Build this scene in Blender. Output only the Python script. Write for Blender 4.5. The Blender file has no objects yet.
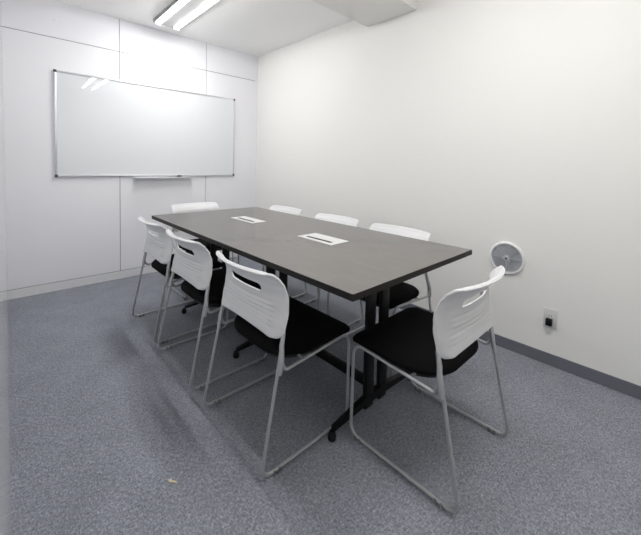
import bpy, bmesh, math
from mathutils import Vector, Matrix

scene = bpy.context.scene
COL = scene.collection
PI = math.pi

# ----------------------------------------------------------------- helpers
def link_mesh(name, bm, mat, parent=None, loc=None, smooth=False):
    me = bpy.data.meshes.new(name)
    bmesh.ops.recalc_face_normals(bm, faces=bm.faces[:])
    bm.to_mesh(me)
    bm.free()
    for m in (mat if isinstance(mat, (list, tuple)) else [mat]):
        me.materials.append(m)
    if smooth:
        for p in me.polygons:
            p.use_smooth = True
        try:
            me.set_sharp_from_angle(angle=math.radians(40))
        except Exception:
            pass
    o = bpy.data.objects.new(name, me)
    COL.objects.link(o)
    if parent:
        o.parent = parent
    if loc:
        o.location = loc
    return o

def tag(o, label, cat, group=None):
    o['label'] = label
    o['category'] = cat
    if group:
        o['group'] = group
    return o

def empty(name, loc, rz=0.0):
    o = bpy.data.objects.new(name, None)
    o.empty_display_size = 0.1
    o.location = loc
    o.rotation_euler = (0, 0, rz)
    COL.objects.link(o)
    return o

def struct(o):
    o['kind'] = 'structure'
    return o

def box(bm, x0, x1, y0, y1, z0, z1, mi=0, bevel=0.0, seg=2):
    t = bmesh.new()
    vs = [t.verts.new(p) for p in ((x0,y0,z0),(x1,y0,z0),(x1,y1,z0),(x0,y1,z0),
                                   (x0,y0,z1),(x1,y0,z1),(x1,y1,z1),(x0,y1,z1))]
    for f in ((3,2,1,0),(4,5,6,7),(0,1,5,4),(1,2,6,5),(2,3,7,6),(3,0,4,7)):
        t.faces.new([vs[i] for i in f])
    if bevel > 0:
        bmesh.ops.bevel(t, geom=t.edges[:], offset=bevel, segments=seg, affect='EDGES', profile=0.5)
    merge(bm, t, mi)

def merge(bm, t, mi=0, mtx=None):
    mp = {}
    for v in t.verts:
        mp[v] = bm.verts.new(mtx @ v.co if mtx else v.co)
    for f in t.faces:
        try:
            nf = bm.faces.new([mp[v] for v in f.verts])
            nf.material_index = mi
        except ValueError:
            pass
    t.free()

def fillet(pts, radii, seg=6):
    pts = [Vector(p) for p in pts]
    out = [pts[0]]
    for i in range(1, len(pts) - 1):
        a, b, c = pts[i-1], pts[i], pts[i+1]
        r = radii[i-1]
        u = (a - b).normalized(); w = (c - b).normalized()
        ang = u.angle(w)
        if r <= 0 or ang > PI - 0.01:
            out.append(b); continue
        d = min(r / math.tan(ang / 2), (a-b).length * 0.49, (c-b).length * 0.49)
        r2 = d * math.tan(ang / 2)
        ctr = b + (u + w).normalized() * (r2 / math.sin(ang / 2))
        p0 = b + u * d - ctr; p1 = b + w * d - ctr
        tot = p0.angle(p1)
        for k in range(seg + 1):
            t = k / seg
            out.append(ctr + (p0 * math.sin((1-t)*tot) + p1 * math.sin(t*tot)) / math.sin(tot))
    out.append(pts[-1])
    return out

def tube(bm, pts, r, sides=12, mi=0):
    pts = [Vector(p) for p in pts]
    n = len(pts)
    tang = []
    for i in range(n):
        t = (pts[min(i+1, n-1)] - pts[max(i-1, 0)]).normalized()
        tang.append(t)
    ref = Vector((1, 0, 0)) if abs(tang[0].x) < 0.9 else Vector((0, 1, 0))
    nrm = (ref - tang[0] * ref.dot(tang[0])).normalized()
    rings = []
    for i in range(n):
        nrm = (nrm - tang[i] * nrm.dot(tang[i])).normalized()
        bn = tang[i].cross(nrm)
        rr = r[i] if isinstance(r, (list, tuple)) else r
        rings.append([bm.verts.new(pts[i] + nrm * math.cos(2*PI*k/sides) * rr + bn * math.sin(2*PI*k/sides) * rr)
                      for k in range(sides)])
    for i in range(n - 1):
        for k in range(sides):
            f = bm.faces.new((rings[i][k], rings[i][(k+1) % sides], rings[i+1][(k+1) % sides], rings[i+1][k]))
            f.material_index = mi
    for ring in (rings[0][::-1], rings[-1]):
        f = bm.faces.new(ring); f.material_index = mi

def lathe(bm, prof, axis='Z', seg=48, mi=0, centre=(0, 0, 0)):
    """prof: list of (radius, height) along the axis"""
    c = Vector(centre)
    def P(r, h, a):
        x, y = r * math.cos(a), r * math.sin(a)
        return c + (Vector((x, y, h)) if axis == 'Z' else Vector((-h, x, y)) if axis == '-X' else Vector((x, -h, y)))
    rings = []
    for r, h in prof:
        if r < 1e-6:
            rings.append([bm.verts.new(P(0, h, 0))])
        else:
            rings.append([bm.verts.new(P(r, h, 2*PI*k/seg)) for k in range(seg)])
    for a, b in zip(rings, rings[1:]):
        for k in range(seg):
            k2 = (k + 1) % seg
            if len(a) == 1 and len(b) == 1:
                continue
            if len(a) == 1:
                f = bm.faces.new((a[0], b[k], b[k2]))
            elif len(b) == 1:
                f = bm.faces.new((a[k], a[k2], b[0]))
            else:
                f = bm.faces.new((a[k], a[k2], b[k2], b[k]))
            f.material_index = mi

# ----------------------------------------------------------------- materials
def srgb(r, g, b):
    f = lambda c: (c/255/12.92) if c/255 <= 0.04045 else ((c/255+0.055)/1.055)**2.4
    return (f(r), f(g), f(b), 1)

def mat(name, col, rough=0.5, metal=0.0, spec=0.5, noise=None, bump=None, coat=0.0):
    m = bpy.data.materials.new(name)
    m.use_nodes = True
    nt = m.node_tree
    b = nt.nodes['Principled BSDF']
    b.inputs['Base Color'].default_value = col
    b.inputs['Roughness'].default_value = rough
    b.inputs['Metallic'].default_value = metal
    b.inputs['Specular IOR Level'].default_value = spec
    if coat:
        b.inputs['Coat Weight'].default_value = coat
        b.inputs['Coat Roughness'].default_value = 0.08
    tc = nt.nodes.new('ShaderNodeTexCoord')
    if noise:
        sc, amt = noise
        mp = nt.nodes.new('ShaderNodeMapping')
        mp.inputs['Scale'].default_value = sc if isinstance(sc, tuple) else (sc, sc, sc)
        nz = nt.nodes.new('ShaderNodeTexNoise')
        nz.inputs['Scale'].default_value = 1.0
        nz.inputs['Detail'].default_value = 4
        cr = nt.nodes.new('ShaderNodeValToRGB')
        cr.color_ramp.elements[0].position = 0.3
        cr.color_ramp.elements[1].position = 0.7
        cr.color_ramp.elements[0].color = tuple(c * (1 - amt) for c in col[:3]) + (1,)
        cr.color_ramp.elements[1].color = tuple(min(1, c * (1 + amt)) for c in col[:3]) + (1,)
        nt.links.new(tc.outputs['Object'], mp.inputs['Vector'])
        nt.links.new(mp.outputs['Vector'], nz.inputs['Vector'])
        nt.links.new(nz.outputs['Fac'], cr.inputs['Fac'])
        nt.links.new(cr.outputs['Color'], b.inputs['Base Color'])
    if bump:
        sc, st = bump
        nz = nt.nodes.new('ShaderNodeTexNoise')
        nz.inputs['Scale'].default_value = sc
        nz.inputs['Detail'].default_value = 3
        bp = nt.nodes.new('ShaderNodeBump')
        bp.inputs['Strength'].default_value = st
        bp.inputs['Distance'].default_value = 0.002
        nt.links.new(tc.outputs['Object'], nz.inputs['Vector'])
        nt.links.new(nz.outputs['Fac'], bp.inputs['Height'])
        nt.links.new(bp.outputs['Normal'], b.inputs['Normal'])
    return m

def carpet_mat():
    m = bpy.data.materials.new('grey_carpet')
    m.use_nodes = True
    nt = m.node_tree
    b = nt.nodes['Principled BSDF']
    b.inputs['Roughness'].default_value = 0.95
    b.inputs['Specular IOR Level'].default_value = 0.15
    tc = nt.nodes.new('ShaderNodeTexCoord')
    def noise(scale, vec_scale, detail, rot=0.0):
        mp = nt.nodes.new('ShaderNodeMapping')
        mp.inputs['Scale'].default_value = vec_scale
        mp.inputs['Rotation'].default_value = (0, 0, rot)
        n = nt.nodes.new('ShaderNodeTexNoise')
        n.inputs['Scale'].default_value = scale
        n.inputs['Detail'].default_value = detail
        n.inputs['Roughness'].default_value = 0.7
        nt.links.new(tc.outputs['Object'], mp.inputs['Vector'])
        nt.links.new(mp.outputs['Vector'], n.inputs['Vector'])
        return n
    n1 = noise(185, (1, 0.35, 1), 3, 0.45)      # yarn flecks, two weave directions
    n2 = noise(185, (0.35, 1, 1), 3, 0.45)
    n3 = noise(5, (1, 1, 1), 3)               # slow tone drift from wear
    mx = nt.nodes.new('ShaderNodeMath'); mx.operation = 'MAXIMUM'
    nt.links.new(n1.outputs['Fac'], mx.inputs[0]); nt.links.new(n2.outputs['Fac'], mx.inputs[1])
    ad = nt.nodes.new('ShaderNodeMath'); ad.operation = 'MULTIPLY_ADD'
    ad.inputs[1].default_value = 0.12
    nt.links.new(n3.outputs['Fac'], ad.inputs[0]); nt.links.new(mx.outputs[0], ad.inputs[2])
    cr = nt.nodes.new('ShaderNodeValToRGB')
    e = cr.color_ramp.elements
    e[0].position = 0.42; e[0].color = (CARPET[0]*0.42, CARPET[1]*0.42, CARPET[2]*0.42, 1)
    e[1].position = 0.85; e[1].color = (CARPET[0]*2.2, CARPET[1]*2.2, CARPET[2]*2.2, 1)
    k = e.new(0.62); k.color = (*CARPET, 1)
    nt.links.new(ad.outputs[0], cr.inputs['Fac'])
    nt.links.new(cr.outputs['Color'], b.inputs['Base Color'])
    bp = nt.nodes.new('ShaderNodeBump')
    bp.inputs['Strength'].default_value = 0.5; bp.inputs['Distance'].default_value = 0.004
    nt.links.new(mx.outputs[0], bp.inputs['Height'])
    nt.links.new(bp.outputs['Normal'], b.inputs['Normal'])
    return m

CARPET = (0.249, 0.262, 0.299)
M = {}
M['carpet'] = carpet_mat()
M['cream'] = mat('cream_wallpaper', (0.83, 0.825, 0.80, 1), 0.75, spec=0.25, bump=(220, 0.12))
M['panel'] = mat('white_wall_panel', (0.84, 0.84, 0.875, 1), 0.6, spec=0.3, noise=(1.2, 0.01))
M['partition'] = mat('glossy_partition', (0.76, 0.77, 0.79, 1), 0.07, spec=0.5, noise=(1.2, 0.01))
M['corridor'] = mat('corridor_paint', (0.78, 0.78, 0.77, 1), 0.7, bump=(200, 0.1))
M['groove'] = mat('panel_joint', (0.16, 0.16, 0.17, 1), 0.7)
M['ceil'] = mat('ceiling_board', (0.92, 0.92, 0.915, 1), 0.85, spec=0.2, bump=(160, 0.1))
M['kick'] = mat('white_kickboard', (0.78, 0.78, 0.79, 1), 0.45, noise=(2, 0.01))
M['vinyl'] = mat('grey_vinyl_skirting', (0.150, 0.150, 0.182, 1), 0.45, noise=(6, 0.05))
M['alu'] = mat('satin_aluminium', (0.74, 0.75, 0.77, 1), 0.35, 0.7, noise=((3, 60, 60), 0.03))
M['board'] = mat('whiteboard_enamel', (0.74, 0.765, 0.79, 1), 0.025, spec=0.5, noise=(1.5, 0.006))
M['cap'] = mat('dark_grey_plastic', (0.06, 0.06, 0.065, 1), 0.5, noise=(30, 0.1))
M['grey'] = mat('grey_plastic', (0.22, 0.22, 0.235, 1), 0.5, noise=(30, 0.05))
M['shell'] = mat('white_plastic', (0.70, 0.70, 0.715, 1), 0.42, spec=0.45, bump=(900, 0.05))
M['steel'] = mat('silver_painted_steel', (0.47, 0.475, 0.49, 1), 0.38, 0.55, noise=(40, 0.03))
M['fabric'] = mat('black_seat_fabric', (0.003, 0.003, 0.0034, 1), 0.95, spec=0.12, noise=(300, 0.3), bump=(700, 0.4))
M['blackplastic'] = mat('black_plastic', (0.005, 0.005, 0.0055, 1), 0.5, spec=0.3, noise=(60, 0.2))
M['glide'] = mat('clear_grey_glide', (0.20, 0.20, 0.21, 1), 0.4, noise=(60, 0.05))
M['laminate'] = mat('dark_laminate_top', (0.135, 0.126, 0.119, 1), 0.24, spec=0.6, noise=((90, 6, 6), 0.05), bump=(500, 0.04))
M['edge'] = mat('dark_edge_band', (0.011, 0.0095, 0.008, 1), 0.5, spec=0.3, noise=((40, 40, 200), 0.12))
M['blacksteel'] = mat('black_painted_steel', (0.004, 0.004, 0.0045, 1), 0.45, spec=0.3, noise=(50, 0.15))
M['whitecap'] = mat('white_outlet_plastic', (0.66, 0.66, 0.65, 1), 0.4, noise=(50, 0.01))
M['slot'] = mat('dark_slot_brush', (0.012, 0.012, 0.014, 1), 0.8, noise=((400, 40, 40), 0.4))
M['ventgrey'] = mat('grey_vent_plastic', (0.42, 0.43, 0.46, 1), 0.5, noise=(20, 0.04))
M['ventwhite'] = mat('white_vent_rim', (0.80, 0.80, 0.80, 1), 0.4, noise=(20, 0.01))
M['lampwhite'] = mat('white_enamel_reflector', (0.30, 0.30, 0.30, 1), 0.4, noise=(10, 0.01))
M['scrap'] = mat('tan_scrap', (0.58, 0.51, 0.38, 1), 0.8, noise=(200, 0.2))

def emit(name, col, s):
    m = bpy.data.materials.new(name); m.use_nodes = True
    nt = m.node_tree
    b = nt.nodes['Principled BSDF']
    b.inputs['Base Color'].default_value = (0.9, 0.9, 0.9, 1)
    b.inputs['Emission Color'].default_value = col
    b.inputs['Emission Strength'].default_value = s
    return m
LAMP_BACK, LAMP_NEAR, FILL_HALL = 46.0, 53.0, 14.0
TUBE_COLOUR = (1.0, 0.985, 0.965, 1)
M['tube_back'] = emit('fluorescent_tube_back', TUBE_COLOUR, LAMP_BACK)
M['tube_near'] = emit('fluorescent_tube_near', TUBE_COLOUR, LAMP_NEAR)
M['fill_hall'] = emit('added_hall_fill', TUBE_COLOUR, FILL_HALL)  # glow of the added corridor fill light

# ----------------------------------------------------------------- room shell
XR, H = 2.3833, 2.6019          # right wall, ceiling height
YF = -4.75                      # wall behind the camera
XL = lambda y: -0.0885 + 0.0062 * y    # inner face of the left partition
XH = -1.35                      # far side of the corridor

bm = bmesh.new(); box(bm, XH - .1, XR + .1, YF - .1, .1, -.1, 0)
struct(link_mesh('floor', bm, M['carpet']))
bm = bmesh.new(); box(bm, XH - .1, XR + .1, YF - .1, .1, H, H + .1)
struct(link_mesh('ceiling', bm, M['ceil']))
bm = bmesh.new(); box(bm, XR, XR + .1, YF - .1, .1, 0, H)
struct(link_mesh('wall_right', bm, M['cream']))
bm = bmesh.new(); box(bm, XH, XR, YF - .1, YF, 0, H)
struct(link_mesh('wall_front', bm, M['cream']))

# back wall: flush white panels on a darker backing, so the joints are real gaps
ZR, ZK, S1, S2, XF = 2.2843, 0.0805, 0.7651, 1.6711, 2.352
bm = bmesh.new()
box(bm, XH, XR, 0.006, .1, 0, H, 1)
G = 0.0027
for (xa, xb) in ((XL(0) - 0.05, S1), (S1, S2), (S2, XF)):
    for (za, zb) in ((ZK, ZR), (ZR, H)):
        box(bm, xa + G, xb - G, 0.0, 0.0065, za + G, zb - (G if zb < H else 0), 0, 0.0008, 1)
box(bm, XF - G, XR, 0.0005, 0.0065, 0, H, 0)
struct(link_mesh('wall_back', bm, [M['panel'], M['groove']]))
bm = bmesh.new(); box(bm, XL(0) - .05, XF, 0.0, 0.006, 0, ZK - G, 0, 0.0008, 1)
struct(link_mesh('baseboard_back', bm, M['kick']))

# left partition (ends at the doorway the picture is taken from)
def slab(name, y0, y1, z0, z1, m, off=0.0, th=0.07):
    b = bmesh.new()
    p = [(XL(y0) + off, y0), (XL(y1) + off, y1), (XL(y1) - th, y1), (XL(y0) - th, y0)]
    lo = [b.verts.new((x, y, z0)) for x, y in p]; hi = [b.verts.new((x, y, z1)) for x, y in p]
    b.faces.new(lo); b.faces.new(hi[::-1])
    for k in range(4):
        b.faces.new((lo[k], lo[(k+1) % 4], hi[(k+1) % 4], hi[k]))
    return struct(link_mesh(name, b, m))
DY0, DY1, DZ = -3.62, -4.5, 2.1
bm = bmesh.new()
for (y0, y1, z0, z1) in ((0.0, DY0, 0, H), (DY0, DY1, DZ, H), (DY1, YF, 0, H)):
    p = [(XL(y0), y0), (XL(y1), y1), (XL(y1) - .07, y1), (XL(y0) - .07, y0)]
    lo = [bm.verts.new((x, y, z0)) for x, y in p]; hi = [bm.verts.new((x, y, z1)) for x, y in p]
    bm.faces.new(lo); bm.faces.new(hi[::-1])
    for k in range(4):
        bm.faces.new((lo[k], lo[(k+1) % 4], hi[(k+1) % 4], hi[k]))
struct(link_mesh('wall_left', bm, M['partition']))
bm = bmesh.new(); box(bm, XH - .1, XH, YF, 0, 0, H)
struct(link_mesh('wall_corridor', bm, M['corridor']))

bm = bmesh.new(); box(bm, XR - .007, XR, YF, 0, 0, 0.0735, 0, 0.002, 2)
struct(link_mesh('baseboard_right', bm, M['vinyl']))
# dropped beam across the ceiling
bm = bmesh.new(); box(bm, XL(-2) - .05, XR, -2.312, -1.814, 2.487, H)
struct(link_mesh('trim_1', bm, M['cream']))

# small round plug on the upper wall panel
bm = bmesh.new(); lathe(bm, [(0.014, 0), (0.014, 0.001), (0.012, 0.002), (0, 0.002)], '-Y', 20)
tag(link_mesh('wall_plug', bm, M['panel'], loc=(0.259, 0.0, 2.443), smooth=True),
    'tiny round plug on the white panel above the whiteboard', 'plug')

# ----------------------------------------------------------------- whiteboard
WX0, WX1, WZ0, WZ1 = 0.2416, 2.0416, 1.047, 2.003
wb = empty('whiteboard', ((WX0+WX1)/2, 0, WZ0))
tag(wb, 'large wall-mounted whiteboard with aluminium frame and grey corners on the white panelled wall', 'whiteboard')
ox, oz = (WX0+WX1)/2, WZ0
w2, h2 = (WX1-WX0)/2, WZ1-WZ0
bm = bmesh.new(); box(bm, -w2+.008, w2-.008, -.016, -.001, .008, h2-.008)
link_mesh('writing_surface', bm, M['board'], wb)
def frame_bar(x0, x1, z0, z1):
    b = bmesh.new(); box(b, x0, x1, -.022, -.0005, z0, z1, 0, .003, 2)
    link_mesh('frame_rail', b, M['alu'], wb, smooth=True)
frame_bar(-w2+.02, w2-.02, h2-.018, h2); frame_bar(-w2+.02, w2-.02, 0, .018)
frame_bar(-w2, -w2+.018, .02, h2-.02); frame_bar(w2-.018, w2, .02, h2-.02)
for sx in (-1, 1):
    for zz in (0, h2):
        b = bmesh.new()
        x0, x1 = (-w2-.002, -w2+.022) if sx < 0 else (w2-.022, w2+.002)
        z0, z1 = (-.002, .022) if zz == 0 else (h2-.022, h2+.002)
        box(b, x0, x1, -.025, -.0003, z0, z1, 0, .006, 3)
        link_mesh('corner_cap', b, M['cap'], wb, smooth=True)
b = bmesh.new()
tx0, tx1 = 0.885 - ox, 1.485 - ox
box(b, tx0, tx1, -.075, -.0005, -.022, -.016, 0, .002, 2)
box(b, tx0, tx1, -.078, -.072, -.022, -.006, 0, .002, 2)
box(b, tx0, tx1, -.004, -.0005, -.022, -.0025, 0, .001, 1)
link_mesh('pen_tray', b, M['alu'], wb, smooth=True)
b = bmesh.new(); box(b, -.022, .022, -.018, .018, 0, .016, 0, .004, 2); box(b, -.02, .02, -.017, .017, .0155, .028, 1, .004, 2)
er = link_mesh('board_eraser', b, [M['cap'], M['grey']], loc=(1.345, -.045, WZ0 - .0157), smooth=True)
tag(er, 'small grey eraser lying on the pen tray of the whiteboard', 'eraser')

# ----------------------------------------------------------------- ceiling lights
def ceiling_light(x, ya, yb, label, tm):
    yc, L = (ya+yb)/2, abs(yb-ya)
    r = empty('ceiling_light', (x, yc, H))
    tag(r, label, 'ceiling light', 'twin tube fluorescent ceiling lights')
    b = bmesh.new()                       # sloped white housing, widest at the ceiling
    hl = L/2 + .03
    prof = [(-.128, 0), (-.128, -.026), (-.122, -.031), (.122, -.031), (.128, -.026), (.128, 0)]
    A = [b.verts.new((px, -hl, pz)) for px, pz in prof]; B = [b.verts.new((px, hl, pz)) for px, pz in prof]
    b.faces.new(A); b.faces.new(B[::-1])
    for k in range(6):
        b.faces.new((A[k], A[(k+1) % 6], B[(k+1) % 6], B[k]))
    link_mesh('housing', b, M['lampwhite'], r)
    for s in (-1, 1):
        b = bmesh.new(); R_, n_ = .027, 12        # lamp bar: a half round lens lit on its underside
        rows = []
        for yy in (-L/2, L/2):
            rows.append([b.verts.new((s*.088 + R_*math.sin(math.radians(-62 + 124*k/n_)), yy,
                                      -.030 - R_*(math.cos(math.radians(-62 + 124*k/n_)) - math.cos(math.radians(62))))) for k in range(n_+1)])
        for k in range(n_):
            b.faces.new((rows[0][k], rows[0][k+1], rows[1][k+1], rows[1][k]))
        b.faces.new(rows[0]); b.faces.new(rows[1][::-1]); b.faces.new((rows[0][0], rows[0][-1], rows[1][-1], rows[1][0]))
        link_mesh('fluorescent_tube', b, M[tm], r, smooth=True)
        for e in (-1, 1):
            b = bmesh.new(); box(b, s*.088-.030, s*.088+.030, e*(L/2+.006)-.006, e*(L/2+.006)+.006, -.053, -.020, 0, .003, 2)
            link_mesh('lamp_holder', b, M['lampwhite'], r, smooth=True)
    return r
ceiling_light(1.134, -.275, -1.495, 'twin tube fluorescent light on the ceiling close to the whiteboard wall', 'tube_back')
ceiling_light(1.138, -2.755, -3.975, 'twin tube fluorescent light on the ceiling on the near side of the beam', 'tube_near')
ceiling_light(-.72, -2.95, -4.17, 'unseen twin tube fill light added on the corridor ceiling outside the doorway', 'fill_hall')  # out of view, added to put soft fill on the chair backs

# ----------------------------------------------------------------- table
TX0, TX1, TY0, TY1, TH, TT = 0.7733, 1.7627, -3.0808, -0.95, 0.7729, 0.0265
LX = 1.268
tb = empty('conference_table', (LX, (TY0+TY1)/2, 0))
tag(tb, 'long dark brown-grey conference table on black steel legs in the middle of the room', 'table')
cx, cy = LX, (TY0+TY1)/2
bm = bmesh.new(); box(bm, TX0-cx, TX1-cx, TY0-cy, TY1-cy, TH-TT, TH, 1, .0015, 2)
for f in bm.faces:
    if f.normal.z > .9 or (sum(v.co.z for v in f.verts)/len(f.verts) > TH-.0001):
        f.material_index = 0
link_mesh('table_top', bm, [M['laminate'], M['edge']], tb)
def cable_box(x0, x1, y0, y1):
    b = bmesh.new(); box(b, x0-cx, x1-cx, y0-cy, y1-cy, TH-.002, TH+.004, 0, .0015, 2)
    p = link_mesh('cable_outlet_plate', b, M['whitecap'], tb, smooth=True)
    b = bmesh.new(); box(b, x0+.028-cx, x0+.052-cx, y0+.035-cy, y1-.045-cy, TH+.001, TH+.0046)
    link_mesh('cable_slot', b, M['slot'], p)
    b = bmesh.new(); box(b, x0+.062-cx, x1-.008-cx, y0+.045-cy, y1-.045-cy, TH+.001, TH+.0052, 0, .0006, 1)
    link_mesh('lid', b, M['whitecap'], p, smooth=True)
cable_box(1.2152, 1.3654, -2.5432, -2.2553)
cable_box(1.2268, 1.3546, -1.7207, -1.415)

for ly in (-2.838, -2.005, -1.19):
    y = ly - cy
    for (xa, xb) in ((1.166, 1.230), (1.276, 1.340)):
        b = bmesh.new(); box(b, xa-cx, xb-cx, y-.012, y+.012, .030, TH-TT-.035, 0, .007, 3)
        link_mesh('column', b, M['blacksteel'], tb, smooth=True)
    b = bmesh.new(); box(b, .90-cx, 1.64-cx, y-.025, y+.025, TH-TT-.037, TH-TT, 0, .004, 2)
    link_mesh('top_bracket', b, M['blacksteel'], tb, smooth=True)
    # splayed foot: two arms dropping from the columns to a pad at each end
    b = bmesh.new()
    for s in (-1, 1):
        A = [(0, .058, .022), (0, .103, .022)]
        x0, x1 = 0.0, s*.315
        v = []
        for (xx, z0, z1, hw) in ((x0, .056, .100, .014), (s*.10, .055, .092, .014), (x1, .040, .058, .011)):
            v.append([b.verts.new(p) for p in ((xx, y-hw, z0), (xx, y+hw, z0), (xx, y+hw, z1), (xx, y-hw, z1))])
        for i in range(2):
            for k in range(4):
                b.faces.new((v[i][k], v[i][(k+1) % 4], v[i+1][(k+1) % 4], v[i+1][k]))
        b.faces.new(v[2])
    foot = link_mesh('foot', b, M['blacksteel'], tb)
    for s in (-1, 1):
        b = bmesh.new()
        lathe(b, [(0, 0), (.012, .0005), (.018, .006), (.0195, .016), (.018, .028), (.0125, .034), (.0115, .042), (0, .0425)], 'Z', 20, 0, (s*.322, y, 0))
        link_mesh('foot_pad', b, M['blackplastic'], foot, smooth=True)
b = bmesh.new(); box(b, 1.258-cx, 1.302-cx, -2.80-cy, -1.21-cy, .070, .105, 0, .005, 2)
link_mesh('stretcher', b, M['blacksteel'], tb, smooth=True)

# ----------------------------------------------------------------- chairs
W, RT = 0.2525, 0.0070
def smooth01(a, b, x):
    t = max(0, min(1, (x-a)/(b-a)))
    return t*t*(3-2*t)
def lerp_tab(tab, x):
    if x <= tab[0][0]: return tab[0][1]
    for (a, va), (b, vb) in zip(tab, tab[1:]):
        if x <= b:
            t = (x-a)/(b-a); t = t*t*(3-2*t)*.5 + t*.5
            return va + (vb-va)*t
    return tab[-1][1]
Z0, Z1 = 0.508, 0.790
S_EDGE = [(.50, .072), (.56, .086), (.63, .100), (.69, .107), (.73, .100), (.76, .084), (.78, .064), (.79, .053)]
S_DEEP = [(.50, .034), (.65, .040), (.74, .048), (.79, .058)]
HWT = [(.50, .241), (.60, .247), (.68, .246), (.74, .240), (.79, .232)]
SLOT = (-.122, .122, .688, .722)
def shell_mesh():
    xs = sorted(set([-1, -.985, -.955, -.915, -.87, -.82, -.76, -.70, -.64, -.58, -.52, -.48, -.46, -.445] +
                    [i/10 for i in range(-4, 5)] + [.445, .46, .48, .52, .58, .64, .70, .76, .82, .87, .915, .955, .985, 1]))
    zs = [.508, .509, .512, .517, .523]
    z = .530
    while z < .668: zs.append(z); z += .0036
    zs += [.672, .676, .682, SLOT[2], .6960, .705, .714, SLOT[3], .7240, .7260, .730, .735, .741, .748, .755, .761, .767, .772, .777, .781, .785, .788, .790]
    nx, nz = len(xs), len(zs)
    SU = .445
    P = [[None]*nx for _ in range(nz)]
    for j, zz in enumerate(zs):
        hw = lerp_tab(HWT, zz)
        d0 = zz - Z0; r0 = .045
        if d0 < r0: hw -= (r0 - math.sqrt(max(0, r0*r0-(r0-d0)**2)))*.85
        d1 = Z1 - zz; r1 = .013
        if d1 < r1: hw -= (r1 - math.sqrt(max(0, r1*r1-(r1-d1)**2)))
        for i, u in enumerate(xs):
            x = u*hw
            # the slot keeps a constant width whatever the outline does
            if abs(u) <= SU: x = u/SU*SLOT[1]
            else:
                t = (abs(u)-SU)/(1-SU); x = math.copysign(SLOT[1] + (hw-SLOT[1])*t, u)
            if SLOT[2]-1e-6 <= zz <= SLOT[3]+1e-6 and abs(abs(u)-SU) < 1e-6:
                c = (SLOT[2]+SLOT[3])/2; h = (SLOT[3]-SLOT[2])/2
                x = math.copysign(SLOT[1] - h*.8*(1-math.sqrt(max(0, 1-((zz-c)/h)**2))), u)
            un = min(1, abs(x)/.26)
            s = lerp_tab(S_EDGE, zz) - lerp_tab(S_DEEP, zz)*(1-un**2.0)
            uh = min(1, abs(x)/max(hw, .01))
            # louvre ridges pressed into the middle of the back
            win = (1-smooth01(.60, .78, un))*smooth01(.532, .545, zz)*(1-smooth01(.655, .668, zz))
            ph = ((zz-.532)/.0225) % 1.0
            saw = ph/.75 if ph < .75 else (1-ph)/.25
            s += win*(.007*(saw-.5))
            s += .004*smooth01(.74, .86, un) + .016*smooth01(.90, 1.0, uh)**2*(1-smooth01(.60, .765, zz))        # firmer side rails
            # the bottom edge dips slightly towards the legs
            zv = zz + (.044*(1-un**2))*(1-smooth01(.50, .66, zz))
            P[j][i] = Vector((x, s, zv))
    bm = bmesh.new()
    F = [[None]*nx for _ in range(nz)]; B = [[None]*nx for _ in range(nz)]
    for j in range(nz):
        for i in range(nx):
            du = P[j][min(i+1, nx-1)] - P[j][max(i-1, 0)]
            dv = P[min(j+1, nz-1)][i] - P[max(j-1, 0)][i]
            n = dv.cross(du); n.normalize()
            if n.y < 0: n = -n
            e = min(1-abs(xs[i]), 99)*.26
            th = .0065 + .006*(1-smooth01(0, .018, e)) + .010*smooth01(.765, .785, zs[j])*smooth01(.004, .05, e)
            th *= .45 + .55*smooth01(0, .006, min(e, zs[j]-Z0+.0015, (Z1-zs[j])*2+.003))
            F[j][i] = bm.verts.new(P[j][i] + n*th/2)
            B[j][i] = bm.verts.new(P[j][i] - n*th/2)
    iL = [i for i, u in enumerate(xs) if abs(u+SU) < 1e-6][0]; iR = [i for i, u in enumerate(xs) if abs(u-SU) < 1e-6][0]
    jL = [j for j, z in enumerate(zs) if abs(z-SLOT[2]) < 1e-6][0]; jR = [j for j, z in enumerate(zs) if abs(z-SLOT[3]) < 1e-6][0]
    solid = lambda j, i: 0 <= j < nz-1 and 0 <= i < nx-1 and not (iL <= i < iR and jL <= j < jR)
    for j in range(nz-1):
        for i in range(nx-1):
            if not solid(j, i): continue
            bm.faces.new((F[j][i], F[j+1][i], F[j+1][i+1], F[j][i+1]))
            bm.faces.new((B[j][i], B[j][i+1], B[j+1][i+1], B[j+1][i]))
            for (dj, di, a, b_) in ((-1, 0, (j, i), (j, i+1)), (1, 0, (j+1, i+1), (j+1, i)), (0, -1, (j+1, i), (j, i)), (0, 1, (j, i+1), (j+1, i+1))):
                if not solid(j+dj, i+di):
                    bm.faces.new((F[a[0]][a[1]], F[b_[0]][b_[1]], B[b_[0]][b_[1]], B[a[0]][a[1]]))
    return bm

def rounded_outline(hw, y0, y1, rf, rb, n=10):
    pts = []
    def arc(cxx, cyy, r, a0, a1):
        for k in range(n+1):
            a = a0 + (a1-a0)*k/n
            pts.append((cxx + r*math.cos(a), cyy + r*math.sin(a)))
    arc(hw-rf, y1-rf, rf, 0, PI/2); arc(-hw+rf, y1-rf, rf, PI/2, PI)
    arc(-hw+rb, y0+rb, rb, PI, 1.5*PI); arc(hw-rb, y0+rb, rb, 1.5*PI, 2*PI)
    return pts

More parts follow.
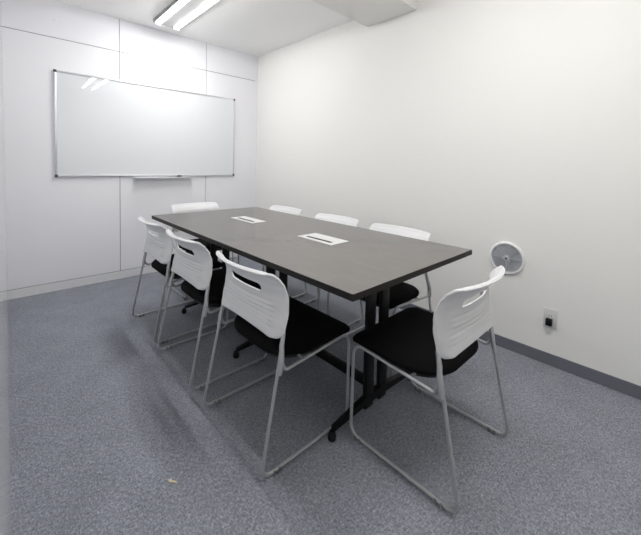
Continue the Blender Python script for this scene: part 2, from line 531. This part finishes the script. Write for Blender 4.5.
def rings_mesh(levels, dome=None):
    """levels: list of (scale, z) applied to an outline around its centre; ends are closed by fans"""
    bm = bmesh.new()
    out = rounded_outline(.2575, .088, .505, .042, .170)
    c = (0.0, .30)
    rings = []
    for sc, zf in levels:
        ring = []
        for (x, y) in out:
            xx, yy = c[0]+(x-c[0])*sc, c[1]+(y-c[1])*sc
            ring.append(bm.verts.new((xx, yy, zf(xx, yy))))
        rings.append(ring)
    n = len(out)
    for a, b in zip(rings, rings[1:]):
        for k in range(n):
            bm.faces.new((a[k], a[(k+1) % n], b[(k+1) % n], b[k]))
    for ring, zf in ((rings[0], levels[0][1]), (rings[-1], levels[-1][1])):
        v = bm.verts.new((c[0], c[1], zf(*c)))
        for k in range(n):
            bm.faces.new((ring[k], ring[(k+1) % n], v))
    return bm
def base_top(x, y):      # top of the cushion: slight saddle, falling at the front lip and tilting back
    return .4655 + .035*(y-.46) - .012*smooth01(.44, .512, y) - .006*(1-min(1, (x/.23)**2))*(1-smooth01(.40, .50, y))
def seat_mesh():
    off = lambda d: (lambda x, y: base_top(x, y)+d)
    under = lambda x, y: base_top(x, y) - .0290
    return rings_mesh([(.25, off(.004)), (.5, off(.004)), (.75, off(.003)), (.90, off(.0)), (.965, off(-.005)), (.995, off(-.013)),
                       (1.0, off(-.018)), (.990, off(-.026)), (.95, under), (.5, under)])
def pan_mesh():
    top = lambda x, y: base_top(x, y) - .0285
    def bot(d):
        return lambda x, y: base_top(x, y) - .030 - d
    return rings_mesh([(.4, top), (.88, top), (.905, bot(.003)), (.89, bot(.014)), (.82, bot(.034)), (.68, bot(.048)), (.45, bot(.054)), (.2, bot(.056))])

def side_path(sx):
    pts = [(sx*.218, .125, .655), (sx*(W-.010), .083, .480), (sx*W, -.010, .0160), (sx*W, .481, .0160),
           (sx*W, .478, .432), (sx*W, .098, .4025), (sx*W, .0800, .445)]
    return fillet(pts, [.5, .035, .042, .050, .018], 7)

def make_chair():
    r = empty('stacking_chair', (0, 0, 0))
    link_mesh('seat', seat_mesh(), M['fabric'], r, smooth=True)
    link_mesh('seat_pan', pan_mesh(), M['blackplastic'], r, smooth=True)
    bk = link_mesh('backrest', shell_mesh(), M['shell'], r, smooth=True)
    for s in (-1, 1):
        b = bmesh.new()
        lathe(b, [(.0045, 0), (.0045, .002), (.003, .003), (0, .0032)], '-Y', 12, 0, (s*.220, .0815, .552))
        link_mesh('screw', b, M['grey'], bk, smooth=True)
    for s in (-1, 1):
        b = bmesh.new(); tube(b, side_path(s), RT, 12)
        leg = link_mesh('sled_leg', b, M['steel'], r, smooth=True)
        b = bmesh.new()
        tube(b, [(s*W, .0715, .392), (s*W, .0745, .412), (s*W, .0800, .450), (s*(W-.012), .0875, .500), (s*.236, .0995, .550)], [.0076, .0100, .0104, .0100, .0080], 14)
        link_mesh('sleeve', b, M['steel'], leg, smooth=True)
        for ys in ((.050, .074), (.425, .450)):
            b = bmesh.new()
            for yy in ys:
                box(b, s*W-.0095, s*W+.0095, yy-.006, yy+.006, 0.0, .021, 0, .003, 2)
            link_mesh('glide', b, M['glide'], leg, smooth=True)
    for (yy, zz) in ((.200, .409), (.400, .424)):
        b = bmesh.new(); tube(b, [(-W, yy, zz), (W, yy, zz)], .006, 10)
        link_mesh('cross_bar', b, M['steel'], r, smooth=True)
    return r

def copy_tree(o, parent=None):
    c = o.copy(); COL.objects.link(c)
    if parent: c.parent = parent
    for ch in list(o.children):
        copy_tree(ch, c)
    return c

spots = [
    (1.281, -3.358, 0.0, 'white-backed black-seat chair at the near short end of the table, closest to the wall vent'),
    (0.604, -2.552, -PI/2, 'white-backed black-seat chair on the left long side, nearest the camera of the three there'),
    (0.603, -1.890, -PI/2, 'white-backed black-seat chair in the middle of the three on the left long side'),
    (0.612, -1.292, -PI/2, 'white-backed black-seat chair on the left long side, farthest back beside the whiteboard wall'),
    (1.950, -2.535, PI/2, 'chair between table and cream wall, nearest of the three, black seat and post showing'),
    (1.953, -1.940, PI/2, 'white chair top showing over the table, middle of the three along the cream wall'),
    (1.948, -1.275, PI/2, 'white chair top showing over the table, farthest of the three along the cream wall'),
    (1.310, -0.490, PI, 'white chair top at the far short end of the table, below the whiteboard'),
]
proto = make_chair()
for i, (x, y, a, lab) in enumerate(spots):
    o = proto if i == 0 else copy_tree(proto)
    o.location = (x, y, 0); o.rotation_euler = (0, 0, a)
    tag(o, lab, 'chair', 'white and black chairs around the conference table')

# ----------------------------------------------------------------- right wall fittings
v = empty('wall_vent', (XR, -3.065, 0.616))
tag(v, 'round grey air vent with white rim low on the cream wall', 'vent')
bm = bmesh.new()
lathe(bm, [(.110, 0), (.110, .006), (.107, .012), (.101, .015), (.096, .014), (.094, .009), (.094, .002), (0, .002)], '-X', 64)
link_mesh('rim', bm, M['ventwhite'], v, smooth=True)
bm = bmesh.new()
lathe(bm, [(.0935, .002), (.0935, .0095), (.0905, .0115), (.088, .0095), (.088, .006), (0, .006)], '-X', 64)
for k in range(32):                      # radial fins, in eight groups
    a = 2*PI*k/32
    if k % 4 == 0: hgt, hw = .0135, .0030
    else: hgt, hw = .010, .0012
    ca, sa = math.cos(a), math.sin(a)
    t = bmesh.new()
    box(t, -hgt, -.005, .020, .089, -hw, hw)
    for vv in t.verts:
        y_, z_ = vv.co.y, vv.co.z
        vv.co.y, vv.co.z = y_*ca - z_*sa, y_*sa + z_*ca
    merge(bm, t)
link_mesh('grille', bm, M['ventgrey'], v)
bm = bmesh.new(); lathe(bm, [(.022, .005), (.022, .011), (.018, .014), (.008, .015), (0, .015)], '-X', 32)
hub = link_mesh('hub', bm, M['ventgrey'], v, smooth=True)
bm = bmesh.new(); lathe(bm, [(.0065, .014), (.0065, .018), (.004, .020), (0, .020)], '-X', 20)
link_mesh('screw', bm, M['cap'], hub, smooth=True)

po = empty('power_outlet', (XR, -3.327, 0.293))
tag(po, 'white rectangular power outlet plate low on the cream wall', 'outlet')
bm = bmesh.new(); box(bm, -.007, 0, -.036, .036, -.061, .061, 0, .003, 2)
pl = link_mesh('cover_plate', bm, M['whitecap'], po, smooth=True)
bm = bmesh.new(); box(bm, -.0095, -.005, -.013, .013, -.034, .034, 0, .0015, 2)
so = link_mesh('socket_insert', bm, M['whitecap'], po, smooth=True)
for dy in (-.006, .006):
    bm = bmesh.new(); box(bm, -.0100, -.008, dy-.0012, dy+.0012, .016, .025)
    link_mesh('socket_slot', bm, M['cap'], so)
bm = bmesh.new(); box(bm, -.026, 0, -.0165, .0165, -.021, .021, 0, .003, 2)
pg = link_mesh('power_plug', bm, M['blackplastic'], loc=(XR - .0096, -3.324, 0.276), smooth=True)
tag(pg, 'small black plug pushed into the lower socket of the white wall outlet', 'plug')

# ----------------------------------------------------------------- scrap on the carpet
bm = bmesh.new()
pts = [(-.019, -.002), (-.009, -.007), (.006, -.005), (.019, -.001), (.012, .005), (-.003, .004), (-.015, .005)]
top = [bm.verts.new((x, y, .004 + .002*math.sin(x*300))) for x, y in pts]
lo = [bm.verts.new((x, y, .0005)) for x, y in pts]
bm.faces.new(top); bm.faces.new(lo[::-1])
for k in range(7):
    bm.faces.new((lo[k], lo[(k+1) % 7], top[(k+1) % 7], top[k]))
sc_ = link_mesh('paper_scrap', bm, M['scrap'], loc=(0.350, -2.577, 0))
sc_.rotation_euler = (0, 0, -1.0)
tag(sc_, 'tiny tan scrap lying alone on the open grey carpet', 'scrap')

# ----------------------------------------------------------------- camera
f, pcx, pcy = 336.8915, 313.8307, 180.3235
yaw, pitch, roll = 0.7474, -0.0489, 0.0234
cam = bpy.data.cameras.new('camera')
co = bpy.data.objects.new('camera', cam); COL.objects.link(co)
Fw = Vector((math.sin(yaw)*math.cos(pitch), math.cos(yaw)*math.cos(pitch), math.sin(pitch)))
R0 = Vector((math.cos(yaw), -math.sin(yaw), 0)); U0 = R0.cross(Fw)
Rr = R0*math.cos(roll) + U0*math.sin(roll); Uu = -R0*math.sin(roll) + U0*math.cos(roll)
mtx = Matrix(((Rr.x, Uu.x, -Fw.x), (Rr.y, Uu.y, -Fw.y), (Rr.z, Uu.z, -Fw.z))).to_4x4()
mtx.translation = Vector((-0.1075, -3.8185, 1.2195))
co.matrix_world = mtx
cam.sensor_fit = 'HORIZONTAL'; cam.sensor_width = 36.0
cam.lens = f/641*36.0
cam.shift_x = (320.5 - pcx)/641
cam.shift_y = (pcy - 267.5)/641
cam.clip_start = 0.004
scene.camera = co

# ----------------------------------------------------------------- look
w = bpy.data.worlds.new('world'); scene.world = w
w.use_nodes = True
w.node_tree.nodes['Background'].inputs[0].default_value = (0.9, 0.92, 1, 1)
w.node_tree.nodes['Background'].inputs[1].default_value = 0.05
scene.view_settings.view_transform = 'Standard'
scene.view_settings.look = 'None'
scene.view_settings.exposure = 0.45
scene.view_settings.gamma = 1.0
scene.view_settings.use_curve_mapping = False
scene.cycles.max_bounces = 10
scene.cycles.diffuse_bounces = 6
